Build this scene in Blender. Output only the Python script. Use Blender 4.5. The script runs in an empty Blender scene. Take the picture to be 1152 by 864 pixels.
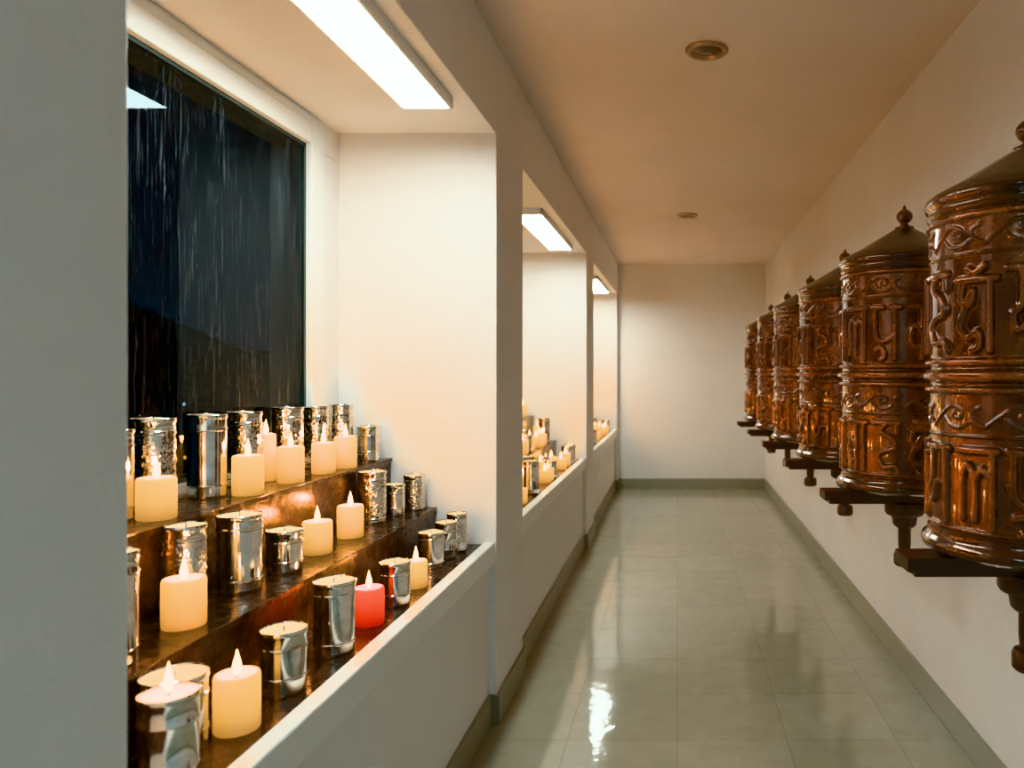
import bpy, math, random, bmesh
import numpy as np
from mathutils import Vector
random.seed(7)
S=bpy.context.scene
COL=S.collection
try:
    S.view_settings.view_transform='Khronos PBR Neutral'
except Exception:
    S.view_settings.view_transform='Standard'
S.view_settings.exposure=0.35

# ---------------------------------------------------------------- materials
def newmat(name):
    m=bpy.data.materials.new(name); m.use_nodes=True
    nt=m.node_tree; b=nt.nodes['Principled BSDF']
    return m,nt,b
def N(nt,t,**k):
    n=nt.nodes.new(t)
    for a,v in k.items(): setattr(n,a,v)
    return n
def L(nt,a,b): nt.links.new(a,b)
def coords(nt,scale=(1,1,1)):
    tc=N(nt,'ShaderNodeTexCoord'); mp=N(nt,'ShaderNodeMapping')
    mp.inputs['Scale'].default_value=scale
    L(nt,tc.outputs['Object'],mp.inputs['Vector']); return mp.outputs['Vector']
def noise(nt,vec,scale,detail=4,rough=.5):
    n=N(nt,'ShaderNodeTexNoise'); n.inputs['Scale'].default_value=scale
    n.inputs['Detail'].default_value=detail; n.inputs['Roughness'].default_value=rough
    L(nt,vec,n.inputs['Vector']); return n.outputs['Fac']
def ramp(nt,fac,stops):
    r=N(nt,'ShaderNodeValToRGB'); e=r.color_ramp.elements
    while len(e)<len(stops): e.new(.5)
    for i,(p,c) in enumerate(stops):
        e[i].position=p; e[i].color=(c[0],c[1],c[2],1)
    L(nt,fac,r.inputs['Fac']); return r.outputs['Color']
def bump(nt,b,h,strength,dist):
    n=N(nt,'ShaderNodeBump'); n.inputs['Strength'].default_value=strength
    n.inputs['Distance'].default_value=dist
    L(nt,h,n.inputs['Height']); L(nt,n.outputs['Normal'],b.inputs['Normal'])
def simple(name,col,rough=.5,metal=0,coat=0,bs=None):
    m,nt,b=newmat(name)
    b.inputs['Base Color'].default_value=(*col,1); b.inputs['Roughness'].default_value=rough
    b.inputs['Metallic'].default_value=metal; b.inputs['Coat Weight'].default_value=coat
    if bs:
        v=coords(nt); bump(nt,b,noise(nt,v,bs[0]),bs[1],bs[2])
    return m
def plaster(name,c1,c2,rough=.6,bscale=90,bst=.25):
    m,nt,b=newmat(name); v=coords(nt)
    L(nt,ramp(nt,noise(nt,v,2.2,5,.6),[(.3,c1),(.7,c2)]),b.inputs['Base Color'])
    b.inputs['Roughness'].default_value=rough
    bump(nt,b,noise(nt,v,bscale,3),bst,.004)
    return m
M_wall=plaster('painted_plaster',(.80,.795,.775),(.84,.835,.815))
M_wallR=plaster('rough_plaster',(.77,.745,.73),(.83,.805,.79),.6,60,.45)
M_ceil=plaster('ceiling_paint',(.77,.67,.61),(.82,.72,.66),.7,45,.4)
M_trim=simple('white_gloss_trim',(.83,.85,.83),.35)
M_base=simple('baseboard_paint',(.33,.325,.26),.35,bs=(40,.1,.002))

def tilemat():
    m,nt,b=newmat('floor_tile'); v=coords(nt)
    br=N(nt,'ShaderNodeTexBrick'); br.offset=0; br.squash=1
    br.inputs['Scale'].default_value=1; br.inputs['Brick Width'].default_value=.4
    br.inputs['Row Height'].default_value=.4; br.inputs['Mortar Size'].default_value=.0016
    br.inputs['Mortar Smooth'].default_value=.3; br.inputs['Bias'].default_value=0
    br.inputs['Color1'].default_value=(.37,.352,.270,1); br.inputs['Color2'].default_value=(.41,.388,.300,1)
    br.inputs['Mortar'].default_value=(.28,.265,.205,1)
    L(nt,v,br.inputs['Vector'])
    mx=N(nt,'ShaderNodeMix',data_type='RGBA',blend_type='MULTIPLY'); mx.inputs['Factor'].default_value=1
    L(nt,br.outputs['Color'],mx.inputs[6])
    L(nt,ramp(nt,noise(nt,v,9,8,.65),[(.3,(.85,.85,.83)),(.7,(1,1,1))]),mx.inputs[7])
    L(nt,mx.outputs[2],b.inputs['Base Color'])
    L(nt,ramp(nt,noise(nt,v,3,5,.6),[(.3,(.04,)*3),(.75,(.12,)*3)]),b.inputs['Roughness'])
    b.inputs['Specular IOR Level'].default_value=1.0
    mth=N(nt,'ShaderNodeMath',operation='MULTIPLY_ADD')
    L(nt,br.outputs['Fac'],mth.inputs[0]); mth.inputs[1].default_value=-.12
    L(nt,noise(nt,v,7,3),mth.inputs[2])
    bump(nt,b,mth.outputs[0],.3,.006)
    return m
M_floor=tilemat()

def bronze(name,dark,mid,light,rough=.2,metal=.65,relief=False):
    m,nt,b=newmat(name); v=coords(nt)
    c=ramp(nt,noise(nt,v,7,8,.65),[(.28,dark),(.5,mid),(.75,light)])
    if relief:   # tint by relief height: darker in the recesses, full colour on raised work
        at=N(nt,'ShaderNodeAttribute'); at.attribute_name='relief'
        mx=N(nt,'ShaderNodeMix',data_type='RGBA',blend_type='MULTIPLY'); mx.inputs['Factor'].default_value=1
        L(nt,c,mx.inputs[6]); L(nt,ramp(nt,at.outputs['Fac'],[(.0,(.62,.58,.55)),(.25,(.40,.36,.33)),(.8,(1.0,1.0,1.0))]),mx.inputs[7])
        sc=N(nt,'ShaderNodeMix',data_type='RGBA',blend_type='MULTIPLY'); sc.inputs['Factor'].default_value=1
        L(nt,mx.outputs[2],sc.inputs[6]); sc.inputs[7].default_value=(1.9,1.75,1.6,1)
        c=sc.outputs[2]
    L(nt,c,b.inputs['Base Color'])
    b.inputs['Metallic'].default_value=metal
    L(nt,ramp(nt,noise(nt,v,25,5,.6),[(.3,(rough-.06,)*3),(.75,(rough+.14,)*3)]),b.inputs['Roughness'])
    b.inputs['Coat Weight'].default_value=1.0; b.inputs['Coat Roughness'].default_value=.05
    bump(nt,b,noise(nt,v,40,4,.6),.25,.005)
    return m
M_wheel=bronze('lacquered_copper',(.050,.016,.006),(.135,.042,.014),(.22,.077,.026),.22,.65,True)
M_wheelrim=bronze('dark_copper_rim',(.035,.012,.006),(.095,.031,.012),(.16,.058,.022))
M_cone=bronze('weathered_cap',(.035,.022,.016),(.07,.042,.030),(.12,.075,.05),.4,.5)
M_bracket=simple('dark_bracket_wood',(.055,.020,.012),.35,.1,.4,(60,.3,.002))

def shelfmat():
    m,nt,b=newmat('oxidised_shelf_metal'); v=coords(nt)
    L(nt,ramp(nt,noise(nt,v,14,8,.7),[(.25,(.035,.021,.016)),(.5,(.10,.058,.040)),(.8,(.24,.15,.10))]),b.inputs['Base Color'])
    b.inputs['Metallic'].default_value=.8
    L(nt,ramp(nt,noise(nt,v,30,6,.6),[(.3,(.14,)*3),(.75,(.40,)*3)]),b.inputs['Roughness'])
    bump(nt,b,noise(nt,v,70,4),.2,.002)
    return m
M_shelf=shelfmat()
def silver(name,emb):
    m,nt,b=newmat(name); v=coords(nt)
    b.inputs['Metallic'].default_value=1
    L(nt,ramp(nt,noise(nt,v,30,6,.7),[(.3,(.50,.46,.41)),(.6,(.78,.75,.69))]),b.inputs['Base Color'])
    L(nt,ramp(nt,noise(nt,v,45,4),[(.3,(.06,)*3),(.8,(.20,)*3)]),b.inputs['Roughness'])
    if emb:
        vo=N(nt,'ShaderNodeTexVoronoi'); vo.inputs['Scale'].default_value=95
        L(nt,v,vo.inputs['Vector']); bump(nt,b,vo.outputs['Distance'],.35,.002)
    else:
        bump(nt,b,noise(nt,v,30,2),.08,.0015)
    return m
M_sil=silver('polished_tin',False); M_sile=silver('embossed_tin',True)
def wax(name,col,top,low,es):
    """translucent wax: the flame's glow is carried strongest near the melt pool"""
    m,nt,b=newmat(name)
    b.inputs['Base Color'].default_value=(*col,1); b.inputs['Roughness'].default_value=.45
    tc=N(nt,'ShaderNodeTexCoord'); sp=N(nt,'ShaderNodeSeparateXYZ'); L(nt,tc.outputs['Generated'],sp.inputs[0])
    L(nt,ramp(nt,sp.outputs['Z'],[(.05,low),(.66,top)]),b.inputs['Emission Color'])  # emission ramp imitates flame light shining through the wax
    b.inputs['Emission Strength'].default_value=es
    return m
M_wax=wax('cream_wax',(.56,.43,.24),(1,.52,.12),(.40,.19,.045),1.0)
M_waxin=wax('jar_wax',(.80,.66,.42),(1,.62,.25),(1,.62,.25),.50)  # even emission imitates candle glow, in jars without a flame too
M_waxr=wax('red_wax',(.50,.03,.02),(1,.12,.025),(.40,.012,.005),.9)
def emis(name,c,s):
    m,nt,b=newmat(name); b.inputs['Base Color'].default_value=(0,0,0,1)
    b.inputs['Emission Color'].default_value=(*c,1); b.inputs['Emission Strength'].default_value=s; return m
M_flame=emis('candle_flame',(1,.62,.20),13)
M_wick=simple('wick',(.02,.015,.01),.9)
M_tube=emis('fluorescent_diffuser',(.88,1.0,.96),33)
M_tubeC=emis('cool_fluorescent_diffuser',(.45,.86,1.0),36)
M_fill=emis('fill_lamp_diffuser',(.50,.82,1.0),10)
def glassmat():
    m,nt,b=newmat('rain_wet_glass'); nt.nodes.remove(b)
    out=[n for n in nt.nodes if n.type=='OUTPUT_MATERIAL'][0]
    vs=coords(nt,(1,130,6)); vd=coords(nt,(1,1,.35))
    n1=noise(nt,vs,1,4,.75)
    vo=N(nt,'ShaderNodeTexVoronoi'); vo.inputs['Scale'].default_value=80; L(nt,vd,vo.inputs['Vector'])
    big=noise(nt,coords(nt,(1,9,1.2)),1.5,3)
    st=ramp(nt,n1,[(.54,(0,0,0)),(.66,(.8,.8,.8))])
    dr=ramp(nt,vo.outputs['Distance'],[(.20,(1,1,1)),(.32,(0,0,0))])
    sp=N(nt,'ShaderNodeSeparateColor'); L(nt,vo.outputs['Color'],sp.inputs[0])
    gt=N(nt,'ShaderNodeMath',operation='GREATER_THAN'); L(nt,sp.outputs[0],gt.inputs[0]); gt.inputs[1].default_value=.5
    dm=N(nt,'ShaderNodeMath',operation='MULTIPLY'); L(nt,dr,dm.inputs[0]); L(nt,gt.outputs[0],dm.inputs[1])
    ad=N(nt,'ShaderNodeMath',operation='MAXIMUM'); L(nt,st,ad.inputs[0]); L(nt,dm.outputs[0],ad.inputs[1])
    ml=N(nt,'ShaderNodeMath',operation='MULTIPLY'); L(nt,ad.outputs[0],ml.inputs[0]); L(nt,ramp(nt,big,[(.35,(.35,)*3),(.65,(1,)*3)]),ml.inputs[1])
    m2=N(nt,'ShaderNodeMath',operation='MULTIPLY'); L(nt,ml.outputs[0],m2.inputs[0]); m2.inputs[1].default_value=.20
    fr=N(nt,'ShaderNodeFresnel'); fr.inputs['IOR'].default_value=1.42
    tr=N(nt,'ShaderNodeBsdfTransparent'); tr.inputs['Color'].default_value=(.35,.42,.46,1)
    gl=N(nt,'ShaderNodeBsdfGlossy'); gl.inputs['Roughness'].default_value=.02
    gl.inputs['Color'].default_value=(.50,.58,.62,1)
    bp=N(nt,'ShaderNodeBump'); bp.inputs['Strength'].default_value=.02; bp.inputs['Distance'].default_value=.001
    L(nt,ml.outputs[0],bp.inputs['Height']); L(nt,bp.outputs['Normal'],gl.inputs['Normal'])
    mx=N(nt,'ShaderNodeMixShader'); L(nt,fr.outputs[0],mx.inputs[0]); L(nt,tr.outputs[0],mx.inputs[1]); L(nt,gl.outputs[0],mx.inputs[2])
    df=N(nt,'ShaderNodeBsdfDiffuse'); df.inputs['Color'].default_value=(.48,.56,.62,1)
    mx2=N(nt,'ShaderNodeMixShader'); L(nt,m2.outputs[0],mx2.inputs[0]); L(nt,mx.outputs[0],mx2.inputs[1]); L(nt,df.outputs[0],mx2.inputs[2])
    L(nt,mx2.outputs[0],out.inputs['Surface'])
    return m
M_glass=glassmat()
M_gasket=simple('window_gasket',(.03,.06,.06),.3)

# ---------------------------------------------------------------- mesh helpers
def addobj(name,me,parent=None,loc=(0,0,0),rot=0):
    o=bpy.data.objects.new(name,me); COL.objects.link(o); o.location=loc
    o.rotation_euler=(0,0,rot)
    if parent: o.parent=parent
    return o
def boxes(name,lst,mats,bevel=0,parent=None):
    V=[];F=[];MI=[]
    for b in lst:
        x0,x1,y0,y1,z0,z1=b[:6]; mi=b[6] if len(b)>6 else 0
        k=len(V)
        V+=[(x0,y0,z0),(x1,y0,z0),(x1,y1,z0),(x0,y1,z0),(x0,y0,z1),(x1,y0,z1),(x1,y1,z1),(x0,y1,z1)]
        for f in [(0,3,2,1),(4,5,6,7),(0,1,5,4),(1,2,6,5),(2,3,7,6),(3,0,4,7)]:
            F.append(tuple(k+i for i in f)); MI.append(mi)
    me=bpy.data.meshes.new(name); me.from_pydata(V,[],F)
    if not isinstance(mats,(list,tuple)): mats=[mats]
    for m in mats: me.materials.append(m)
    me.polygons.foreach_set('material_index',MI)
    o=addobj(name,me,parent)
    if bevel:
        md=o.modifiers.new('bevel','BEVEL'); md.width=bevel; md.segments=2; md.limit_method='ANGLE'
    return o
class MB:
    def __init__(s): s.V=[];s.F=[];s.M=[];s.mats=[];s.S=[]
    def mi(s,m):
        if m not in s.mats: s.mats.append(m)
        return s.mats.index(m)
    def lathe(s,prof,mat,seg=40,c=(0,0),smooth=True,close=False):
        k=len(s.V); mi=s.mi(mat)
        for r,z in prof:
            for i in range(seg):
                a=2*math.pi*i/seg
                s.V.append((c[0]+r*math.cos(a),c[1]+r*math.sin(a),z))
        for j in range(len(prof)-1):
            for i in range(seg):
                i2=(i+1)%seg
                s.F.append((k+j*seg+i,k+j*seg+i2,k+(j+1)*seg+i2,k+(j+1)*seg+i)); s.M.append(mi); s.S.append(smooth)
    def box(s,x0,x1,y0,y1,z0,z1,mat):
        k=len(s.V); mi=s.mi(mat)
        s.V+=[(x0,y0,z0),(x1,y0,z0),(x1,y1,z0),(x0,y1,z0),(x0,y0,z1),(x1,y0,z1),(x1,y1,z1),(x0,y1,z1)]
        for f in [(0,3,2,1),(4,5,6,7),(0,1,5,4),(1,2,6,5),(2,3,7,6),(3,0,4,7)]:
            s.F.append(tuple(k+i for i in f)); s.M.append(mi); s.S.append(False)
    def mesh(s,name,sharp=40):
        me=bpy.data.meshes.new(name); me.from_pydata(s.V,[],s.F)
        for m in s.mats: me.materials.append(m)
        me.polygons.foreach_set('material_index',s.M)
        me.polygons.foreach_set('use_smooth',s.S)
        me.update()
        try: me.set_sharp_from_angle(angle=math.radians(sharp))
        except Exception: pass
        return me

# ---------------------------------------------------------------- room dimensions
XR=1.026; XP=-.69; XLOW=-.72; XW=-1.29; YF=8.95; YB=-2.6; H=2.6; SOF=2.25
PIERS=[(YB,-2.35),(.02,.966),(2.93,3.43),(5.84,6.34),(8.78,YF)]
NICHES=[(-2.35,.02),(.966,2.93),(3.43,5.84),(6.34,8.78)]
boxes('floor',[(-1.6,1.2,YB-.15,YF+.15,-.12,0)],M_floor)
boxes('ceiling',[(-1.6,1.2,YB-.15,YF+.15,H,H+.12)],M_ceil)
boxes('wall_right',[(XR,1.2,YB-.15,YF+.15,0,H)],M_wallR)
boxes('wall_far',[(-1.5,XR,YF,YF+.15,0,H)],M_wall)
boxes('wall_back',[(-1.5,XR,YB-.15,YB,0,H)],M_wall)
L_=[]
for a,b in PIERS: L_.append((-1.5,XP,a,b,0,H))
for i,(a,b) in enumerate(NICHES):
    L_.append((-1.5,XP,a,b,SOF,H))
    L_.append((-.80,XLOW,a,b,0,.61))
    ga,gb=a+.22,b-.256
    L_.append((-1.42,XW,a,b,0,1.05))
    L_.append((-1.42,XW,a,b,2.137,SOF))
    L_.append((-1.42,XW,a,ga,1.05,2.137))
    L_.append((-1.42,XW,gb,b,1.05,2.137))
boxes('wall_left',L_,M_wall,.004)
for a,b in NICHES:
    boxes('trim_sill',[(-.737,-.695,a,b,.612,.693),(-.80,-.737,a,b,.61,.658)],M_trim,.005)
for i,(a,b) in enumerate(NICHES):
    ga,gb=a+.22,b-.256; z0,z1=1.05,2.137; w=.07
    e=bpy.data.objects.new('window_%d'%(i+1),None); COL.objects.link(e)
    boxes('frame',[(XW-.005,XW+.018,ga-w,ga,z0-.032,z1+w),(XW-.005,XW+.018,gb,gb+w,z0-.032,z1+w),
                   (XW-.005,XW+.018,ga,gb,z1,z1+w),(XW-.005,XW+.004,ga,gb,z0-.032,z0),
                   (XW-.005,XW+.008,gb+w,gb+w+.045,z0-.032,z1+w+.02),(XW-.005,XW+.008,ga-w,gb+w,z1+w,z1+w+.03)],M_trim,.004,e)
    boxes('gasket',[(XW-.035,XW-.003,ga,ga+.014,z0,z1),(XW-.035,XW-.003,gb-.014,gb,z0,z1),
                    (XW-.035,XW-.003,ga,gb,z1-.012,z1),(XW-.035,XW-.003,ga,gb,z0,z0+.012)],M_gasket,0,e)
    me=bpy.data.meshes.new('pane'); x=XW-.006
    me.from_pydata([(x,ga,z0),(x,gb,z0),(x,gb,z1),(x,ga,z1)],[],[(0,1,2,3)]); me.materials.append(M_glass)
    addobj('pane',me,e)
bh=.112;t=.014
boxes('baseboard_right',[(XR-t,XR,YB,YF,0,bh)],M_base,.003)
boxes('baseboard_far',[(XP,XR-t,YF-t,YF,0,bh)],M_base,.003)
bl=[]
for a,b in PIERS: bl.append((XP,XP+t,a-t,b+t if b<YF else b-t,0,bh)); 
for a,b in PIERS:
    bl.append((XLOW,XP,a-t,a,0,bh)); 
    if b<YF: bl.append((XLOW,XP,b,b+t,0,bh))
for a,b in NICHES: bl.append((XLOW,XLOW+t,a+t,b-t,0,bh))
boxes('baseboard_left',bl,M_base,.003)

def fixture(x0,x1,y0,y1,ztop,tube):
    e=bpy.data.objects.new('fluorescent_ceiling_light',None); COL.objects.link(e)
    zb=ztop-.038
    boxes('housing',[(x0,x0+.010,y0,y1,zb,ztop),(x1-.010,x1,y0,y1,zb,ztop),(x0,x1,y0,y0+.010,zb,ztop),(x0,x1,y1-.010,y1,zb,ztop),
                     (x0+.01,x1-.01,y0+.01,y1-.01,ztop-.015,ztop)],M_trim,.002,e)
    boxes('diffuser',[(x0+.011,x1-.011,y0+.011,y1-.011,zb+.002,ztop-.018)],tube,0,e)
for i,(a,b) in enumerate(NICHES): fixture(-.915,-.745,b-.38-1.22,b-.38,SOF,M_tubeC if i==0 else M_tube)
fixture(0.0,.30,-1.9,-.7,H,M_fill)  # unseen fill lamp added behind the camera to cool and brighten the corridor
mdl=MB()
mdl.lathe([(.084,0),(.084,-.006),(.078,-.012),(.066,-.012),(.060,-.006),(.058,-.002)],simple('brass_ring',(.45,.32,.24),.3,.8))
mdl.lathe([(.058,-.002),(.050,-.004),(.03,-.009),(.001,-.011)],simple('frosted_lens',(.16,.11,.08),.25,.3))
dm=mdl.mesh('recessed_downlight')
for x,y in [(.115,3.0),(.08,6.13)]:
    addobj('recessed_downlight',dm,None,(x,y,H))

# ---------------------------------------------------------------- stepped shelves
T1,T2,T3=.685,.827,1.014; X1,X2,X3=-.739,-.922,-1.092
for a,b in NICHES:
    prof=[(X1,T1),(X1,.66),(-1.284,.66),(-1.284,T3),(X3+.006,T3),(X3+.006,T3-.014),(X3,T3-.014),(X3,T2),(X2+.006,T2),(X2+.006,T2-.014),(X2,T2-.014),(X2,T1)]
    n=len(prof); V=[(x,a+.001,z) for x,z in prof]+[(x,b-.001,z) for x,z in prof]
    F=[tuple(range(n)),tuple(range(2*n-1,n-1,-1))]
    for i in range(n): j=(i+1)%n; F.append((i,i+n,j+n,j))
    me=bpy.data.meshes.new('candle_shelf'); me.from_pydata(V,[],F); me.materials.append(M_shelf)
    bm=bmesh.new(); bm.from_mesh(me); bmesh.ops.recalc_face_normals(bm,faces=bm.faces); bm.to_mesh(me); bm.free()
    o=addobj('stepped_candle_shelf',me)
    md=o.modifiers.new('bevel','BEVEL'); md.width=.002; md.segments=2

# ---------------------------------------------------------------- candles and jars
def flame(mb,z,s=1.2):
    mb.lathe([(.0012,z-.002),(.0012,z+.008)],M_wick,8)
    p=[(.0003,0),(.0035,.003),(.0058,.009),(.0062,.014),(.0048,.022),(.0025,.031),(.0003,.040)]
    mb.lathe([(r*s,z+.003+h*s) for r,h in p],M_flame,14)
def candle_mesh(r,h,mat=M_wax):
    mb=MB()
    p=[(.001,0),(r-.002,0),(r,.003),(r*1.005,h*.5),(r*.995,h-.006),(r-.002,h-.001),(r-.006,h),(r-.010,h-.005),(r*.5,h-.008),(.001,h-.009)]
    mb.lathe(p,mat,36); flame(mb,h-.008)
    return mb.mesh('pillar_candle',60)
def jar_mesh(r,h,kind,lit=False):
    mb=MB()
    prof=[(.001,0),(r*.90,0),(r*.94,.004),(r*.94,.008)]
    if kind==0:
        prof+=[(r*.93,.012),(r*.95,h*.14),(r*.99,h*.15),(r*.99,h*.165),(r*.95,h*.18),(r*.95,h*.5),(r*.96,h*.80),(r*1.0,h*.81),(r*1.0,h*.83),(r*.96,h*.845)]
    elif kind==1:
        prof+=[(r*.93,.012),(r*.97,h*.08),(r*.97,h*.11),(r*.93,h*.12)]
    else:
        prof+=[(r*.94,.012)]
        for f in (.25,.70): prof+=[(r*.95,h*f),(r*.985,h*(f+.015)),(r*.985,h*(f+.035)),(r*.95,h*(f+.05))]
    if kind==1:
        mb.lathe(prof,M_sil,48)
        nu,nv=120,44; k=len(mb.V); mi=mb.mi(M_sile)
        for j in range(nv+1):
            t=j/nv; z=h*(.12+.70*t)
            for i in range(nu):
                a=2*math.pi*i/nu
                u=i/nu*8; v=t*h*.7/(2*math.pi*r/8)
                du=(u+ (0.5 if int(v)%2 else 0))%1-.5; dv=v%1-.5
                d=math.hypot(du,dv); an=math.atan2(dv,du)
                pet=.30+.12*math.cos(5*an)
                e=max(0,1-abs(d-pet)/.09)+max(0,1-d/.12)
                env=min(1,t*10,(1-t)*10)
                rr=r*.945+.0015*min(1,e)*env
                mb.V.append((rr*math.cos(a),rr*math.sin(a),z))
        for j in range(nv):
            for i in range(nu):
                i2=(i+1)%nu
                mb.F.append((k+j*nu+i,k+j*nu+i2,k+(j+1)*nu+i2,k+(j+1)*nu+i)); mb.M.append(mi); mb.S.append(True)
        prof=[(r*.945,h*.82),(r*.985,h*.83),(r*.985,h*.86),(r*.95,h*.87)]
    zt=h
    prof+=[(r*.96,zt-.012),(r*.99,zt-.010),(r*1.0,zt-.005),(r*.99,zt-.001),(r*.97,zt),(r*.945,zt-.002),(r*.94,zt-.010)]
    mb.lathe(prof,M_sil,48)
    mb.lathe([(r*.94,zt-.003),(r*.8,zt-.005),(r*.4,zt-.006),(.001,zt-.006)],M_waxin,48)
    if lit: flame(mb,zt-.005)
    else: mb.lathe([(.0012,zt-.008),(.0012,zt+.003)],M_wick,8)
    return mb.mesh('candle_jar',35)
def flamelight(parent,z,p=.5,col=(1,.44,.11)):
    l=bpy.data.lights.new('flame_light','POINT'); l.energy=p; l.color=col; l.shadow_soft_size=.012
    o=bpy.data.objects.new('flame_light',l); COL.objects.link(o); o.location=(0,0,z); o.parent=parent
PC=1.8
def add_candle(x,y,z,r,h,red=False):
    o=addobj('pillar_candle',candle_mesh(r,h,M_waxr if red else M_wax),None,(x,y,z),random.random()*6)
    flamelight(o,h+.022,PC); return o
def add_jar(x,y,z,r,h,k,lit=False):
    o=addobj('candle_jar',jar_mesh(r,h,k,lit),None,(x,y,z),random.random()*6)
    if lit: flamelight(o,h+.022,PC)
    return o
J3=[(-1.235,1.81,.048,.217,1),(-1.22,1.993,.047,.216,0),(-1.235,2.191,.047,.213,1),(-1.235,2.436,.047,.215,1),(-1.235,2.622,.046,.207,1),(-1.205,2.75,.042,.21,1),(-1.135,2.818,.041,.13,2),(-1.235,1.675,.044,.2,0)]
C3=[(-1.153,1.70,.039,.092),(-1.14,2.039,.038,.105),(-1.235,2.305,.028,.141),(-1.14,2.264,.037,.107),(-1.14,2.475,.036,.099),(-1.12+-.01,2.615,.036,.108)]
J2=[(-1.045,1.633,.040,.188,1),(-1.027,1.803,.050,.179,0),(-1.009,1.973,.046,.109,2),(-1.040,2.619,.047,.176,1),(-1.012,2.75,.037,.114,2),(-.983,2.87,.039,.13,1),(-.98,1.336,.037,.2,0)]
C2=[(-.995,1.549,.040,.097),(-1.021,2.178,.040,.091),(-1.018,2.391,.039,.099)]
J1=[(-.865,1.32,.053,.135,2),(-.805,1.571,.0455,.131,2),(-.803,1.797,.048,.1685,0),(-.796,2.163,.044,.123,2),(-.827,2.58,.044,.12,0),(-.814,2.704,.039,.13,2),(-.807,2.812,.037,.14,1)]
C1=[(-.806,1.406,.039,.103),(-.798,2.344,.034,.081)]
for T,JJ,CC in ((T3,J3,C3),(T2,J2,C2),(T1,J1,C1)):
    for x,y,r,h,k in JJ: add_jar(x,y,T,r,h,k)
    for x,y,r,h in CC: add_candle(x,y,T,r,h)
add_jar(-.79,1.193,T1,.043,.157,2,True)
add_candle(-.803,2.0,T1,.038,.095,True)
cm=[candle_mesh(.036,.09),candle_mesh(.034,.12),candle_mesh(.038,.075)]
ch=[.09,.12,.075]
jm=[jar_mesh(.045,.20,1),jar_mesh(.045,.13,2),jar_mesh(.045,.18,0),jar_mesh(.04,.11,2)]
for (a,b) in NICHES[2:]:
    e=bpy.data.objects.new('votive_candle_arrangement',None); COL.objects.link(e)
    rows=[(T3,-1.235,-1.145,.125),(T2,-1.04,-.975,.105),(T1,-.875,-.79,.10)]
    nl=0
    for (T,xb,xf,st) in rows:
        y=a+.1; i=0
        while y<b-.10:
            c=random.random(); lit=None
            if T==T3:
                k=random.choice([0,1,2]); addobj('jar',jm[k],e,(xb,y,T),random.random()*6)
                if c<.65 and y+.06<b-.06:
                    k=random.choice([0,2]); lit=addobj('candle',cm[k],e,(xf+.005,y+.06,T))
            else:
                if c<.55:
                    k=random.choice([0,1,2]); lit=addobj('candle',cm[k],e,(random.choice([xb,xf]),y,T))
                else:
                    k=random.choice([1,2,3]); addobj('jar',jm[k],e,(random.choice([xb,xf]),y,T),random.random()*6)
            if lit:
                if nl%4==0: flamelight(lit,ch[k]+.022,PC*1.6)
                nl+=1
            y+=st*random.uniform(.95,1.12); i+=1

# ---------------------------------------------------------------- prayer wheels
R=.214; ZB,ZT=.985,1.690
WX=.80
def seg_d(P,a,b):
    ab=b-a; t=np.clip(((P-a)@ab)/max(1e-12,ab@ab),0,1)
    return np.linalg.norm(P-(a+t[:,None]*ab),axis=1)
def smooth_poly(p,k=4):
    if len(p)<3: return p
    q=[p[0]]+list(p)+[p[-1]]; out=[]
    for i in range(1,len(q)-2):
        p0,p1,p2,p3=[np.array(a,float) for a in q[i-1:i+3]]
        for s in range(k):
            t=s/k
            out.append(tuple(.5*((2*p1)+(-p0+p2)*t+(2*p0-5*p1+4*p2-p3)*t*t+(-p0+3*p1-3*p2+p3)*t**3)))
    out.append(tuple(p[-1])); return out
G=[ # om, ma, ni, pad, me, hum
 [[(.0,.86),(1.0,.86)],[(.85,.86),(.85,.0)],[(.18,.84),(.12,.62),(.35,.55),(.44,.72),(.22,.50),(.10,.30),(.30,.15),(.55,.22),(.60,.05),(.40,.0)],[(.30,1.0),(.5,.94),(.72,1.02)]],
 [[(.0,.97),(1.0,.97)],[(.86,.96),(.86,.0)],[(.30,.96),(.28,.55),(.10,.42),(.16,.24),(.36,.30),(.50,.50),(.86,.52)]],
 [[(.05,.97),(1.0,.97)],[(.90,.96),(.90,.0)],[(.15,.10),(.15,.60),(.30,.78),(.48,.60),(.48,.10)],[(.48,.60),(.66,.74),(.90,.62)]],
 [[(.10,.97),(.12,.45),(.40,.32),(.80,.44)],[(.80,1.0),(.80,.0)],[(.0,.97),(.40,.97)],[(.66,.97),(1.0,.97)],[(.12,.16),(.34,.20),(.44,.04),(.30,-.03)]],
 [[(.0,.97),(1.0,.97)],[(.86,.97),(.86,.0)],[(.50,.95),(.50,.0)],[(.50,.45),(.24,.62),(.08,.40),(.20,.22),(.36,.20)]],
 [[(.05,.97),(.95,.97)],[(.50,.96),(.30,.80),(.70,.66),(.80,.48),(.45,.42),(.20,.30),(.40,.10),(.80,.12),(.92,.0)],[(.86,.96),(.88,.78)]],
]
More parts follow.
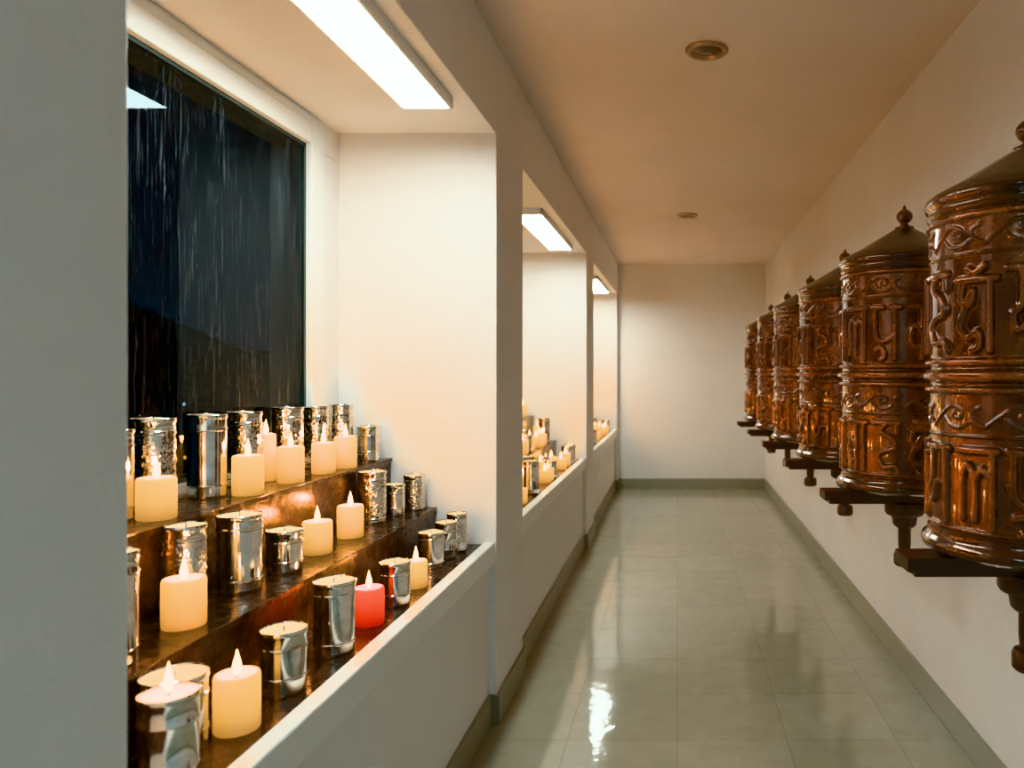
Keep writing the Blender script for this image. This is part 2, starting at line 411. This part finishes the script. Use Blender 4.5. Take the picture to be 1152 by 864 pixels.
def heightfield(nu,nv):
    C=2*math.pi*R; U=np.arange(nu)/nu*C; Z=np.linspace(ZB,ZT,nv)
    UU,ZZ=np.meshgrid(U,Z); Hh=np.zeros((nv,nu))
    def stroke(pts,w,amp):
        pts=np.array(pts,float)
        u0,u1=pts[:,0].min()-w*2,pts[:,0].max()+w*2; z0,z1=pts[:,1].min()-w*2,pts[:,1].max()+w*2
        for off in (-C,0,C):
            m=(UU>u0+off)&(UU<u1+off)&(ZZ>z0)&(ZZ<z1)
            if not m.any(): continue
            P=np.stack([UU[m]-off,ZZ[m]],1); d=np.full(len(P),9.)
            for a,b in zip(pts[:-1],pts[1:]): d=np.minimum(d,seg_d(P,a,b))
            x=np.clip(1.5-d/w,0,1); x=x*x*(3-2*x)
            Hh[m]=np.maximum(Hh[m],amp*x)
    n=12; cw=C/n
    for (zl,lh,zo,oh) in ((1.385,.172,1.606,.052),(1.012,.166,1.220,.052)):
        for i in range(n):
            g=G[(i+(0 if zl>1.2 else 2))%6]
            x0=i*cw+cw*.09; w=cw*.80
            for s in g: stroke([(x0+px*w,zl+py*lh) for px,py in smooth_poly(s)],.0074,.0125)
        m=9; mw=C/m
        for i in range(m):
            cx=(i+.5)*mw; cy=zo+oh*.45; s=oh*.5
            stroke(smooth_poly([(cx-mw*.5,cy-s*.8),(cx-mw*.3,cy+s*.1),(cx-mw*.08,cy+s*.85),(cx+mw*.12,cy+s*.5),(cx+mw*.10,cy-s*.1),(cx-mw*.04,cy),(cx,cy+s*.35)]),.0034,.004)
            stroke(smooth_poly([(cx+mw*.5,cy-s*.8),(cx+mw*.33,cy-s*.3),(cx+mw*.30,cy+s*.4),(cx+mw*.42,cy+s*.8)]),.0040,.0044)
            stroke(smooth_poly([(cx-mw*.22,cy-s*.1),(cx-mw*.10,cy-s*.75),(cx+mw*.10,cy-s*.9),(cx+mw*.24,cy-s*.5)]),.0032,.0036)
    for zz,w,a in ((1.300,.008,.012),(1.330,.013,.017),(1.360,.008,.012),(1.202,.0035,.004),(1.590,.0035,.004),(1.672,.007,.009),(1.0,.006,.006)):
        x=np.clip(1.3-np.abs(ZZ-zz)/w,0,1); Hh=np.maximum(Hh,a*x*x*(3-2*x))
    return Hh
nu,nv=640,350
Hh=heightfield(nu,nv)
ang=np.arange(nu)/nu*2*np.pi
RR=R+Hh; Zs=np.linspace(ZB,ZT,nv)[:,None]*np.ones((1,nu))
co=np.stack([RR*np.cos(ang)[None,:],RR*np.sin(ang)[None,:],Zs],2).reshape(-1,3)
jj,ii=np.meshgrid(np.arange(nv-1),np.arange(nu),indexing='ij'); i2=(ii+1)%nu
F=np.stack([jj*nu+ii,jj*nu+i2,(jj+1)*nu+i2,(jj+1)*nu+ii],2).reshape(-1,4)
bm_=bpy.data.meshes.new('wheel_drum'); bm_.from_pydata(co.tolist(),[],F.tolist()); bm_.materials.append(M_wheel)
bm_.polygons.foreach_set('use_smooth',[True]*len(F))
att=bm_.attributes.new('relief','FLOAT','POINT'); att.data.foreach_set('value',np.clip(Hh/.0115,0,1).reshape(-1).astype(np.float32))
bm_.update()
cap=MB()
cap.lathe([(R,1.682),(R+.004,1.686),(R+.007,1.692),(R+.004,1.698),(R+.003,1.704),(R+.005,1.708),(R+.011,1.714),(R+.013,1.722),(R+.010,1.732),(R+.002,1.736)],M_wheelrim,96)
cap.lathe([(R+.002,1.736),(R-.003,1.742),(.165,1.766),(.108,1.800),(.058,1.830),(.030,1.846)],M_cone,96)
cap.lathe([(.032,1.842),(.034,1.849),(.024,1.854),(.014,1.859),(.013,1.864),(.022,1.870),(.029,1.883),(.027,1.897),(.017,1.908),(.007,1.914),(.005,1.924),(.001,1.928)],M_wheelrim,32)
capm=cap.mesh('cap',50)
bot=MB()
bot.lathe([(R,.990),(R+.006,.984),(R+.006,.978),(R+.011,.970),(R+.018,.964),(R+.021,.954),(R+.017,.944),(R+.002,.938),(R-.012,.932),(.150,.926),(.06,.922),(.001,.922)],M_wheelrim,96)
wl=XR-WX-.004
bot.box(-.290,wl,-.050,.050,.896,.926,M_bracket)
bot.box(-.270,wl,-.036,.036,.882,.896,M_bracket)
bot.box(wl-.025,wl,-.07,.07,.80,.955,M_bracket)
bot.lathe([(.068,.883),(.068,.850),(.062,.840),(.044,.832),(.040,.805),(.032,.797),(.022,.790),(.022,.74),(.020,.72),(.020,.690)],M_bracket,32)
bot.lathe([(.001,.658),(.030,.660),(.037,.668),(.037,.698),(.032,.708),(.018,.712)],M_bracket,28)
botm=bot.mesh('hub_and_bracket',40)
for i in range(6):
    e=bpy.data.objects.new('prayer_wheel',None); COL.objects.link(e); e.location=(WX,1.748+.957*i,0)
    addobj('drum',bm_,e,(0,0,0),i*1.93+.4); addobj('cap',capm,e); addobj('hub_and_bracket',botm,e)

# ---------------------------------------------------------------- night outside
V=[];F=[]
nx,ny=30,50
for i in range(nx+1):
    for j in range(ny+1):
        x=-1.7-110*i/nx; y=-20+170*j/ny; d=-x
        z=-4+ (max(0,d-25)/60)**1.3*16*(.55+.45*math.sin(y*.06+1)+.2*math.sin(y*.17+x*.05))
        V.append((x,y,z))
for i in range(nx):
    for j in range(ny):
        k=i*(ny+1)+j; F.append((k,k+1,k+ny+2,k+ny+1))
me=bpy.data.meshes.new('hillside'); me.from_pydata(V,[],F); me.materials.append(simple('night_hillside',(.02,.03,.04),.9,bs=(.5,.5,.3)))
me.polygons.foreach_set('use_smooth',[True]*len(F)); addobj('night_hillside',me)
mb=MB(); cols=[emis('street_lamp_glow',(1,.45,.12),3),emis('cool_lamp_glow',(.6,.8,1),2)]
for k in range(26):
    y=random.uniform(20,50); x=-random.uniform(.55,.95)*y-2; z=random.uniform(-2.6,-.3); s=.03+y*.0013
    c=random.choice(cols[:1]*2+cols[1:])
    k0=len(mb.V); mi=mb.mi(c)
    mb.V+=[(x,y,z+s),(x+s,y,z),(x,y+s,z),(x-s,y,z),(x,y-s,z),(x,y,z-s)]
    for f in [(0,1,2),(0,2,3),(0,3,4),(0,4,1),(5,2,1),(5,3,2),(5,4,3),(5,1,4)]:
        mb.F.append(tuple(k0+q for q in f)); mb.M.append(mi); mb.S.append(False)
addobj('distant_town_lights',mb.mesh('town_lights'))
w=bpy.data.worlds.new('night_sky'); S.world=w; w.use_nodes=True
nt=w.node_tree; bg=nt.nodes['Background']; bg.inputs['Strength'].default_value=1
tc=N(nt,'ShaderNodeTexCoord'); sp=N(nt,'ShaderNodeSeparateXYZ'); L(nt,tc.outputs['Generated'],sp.inputs[0])
L(nt,ramp(nt,sp.outputs['Z'],[(.0,(.010,.018,.030)),(.35,(.003,.007,.014))]),bg.inputs['Color'])

# ---------------------------------------------------------------- camera
cd=bpy.data.cameras.new('camera'); cam=bpy.data.objects.new('camera',cd); COL.objects.link(cam)
cam.location=(0,0,1.336); cam.rotation_euler=(math.radians(90),0,0)
cd.sensor_width=36; cd.lens=27; cd.shift_x=-186/1152; cd.shift_y=-12/1152
cd.clip_start=.05; cd.clip_end=500
cd.dof.use_dof=True; cd.dof.focus_distance=2.3; cd.dof.aperture_fstop=3.2
S.camera=cam
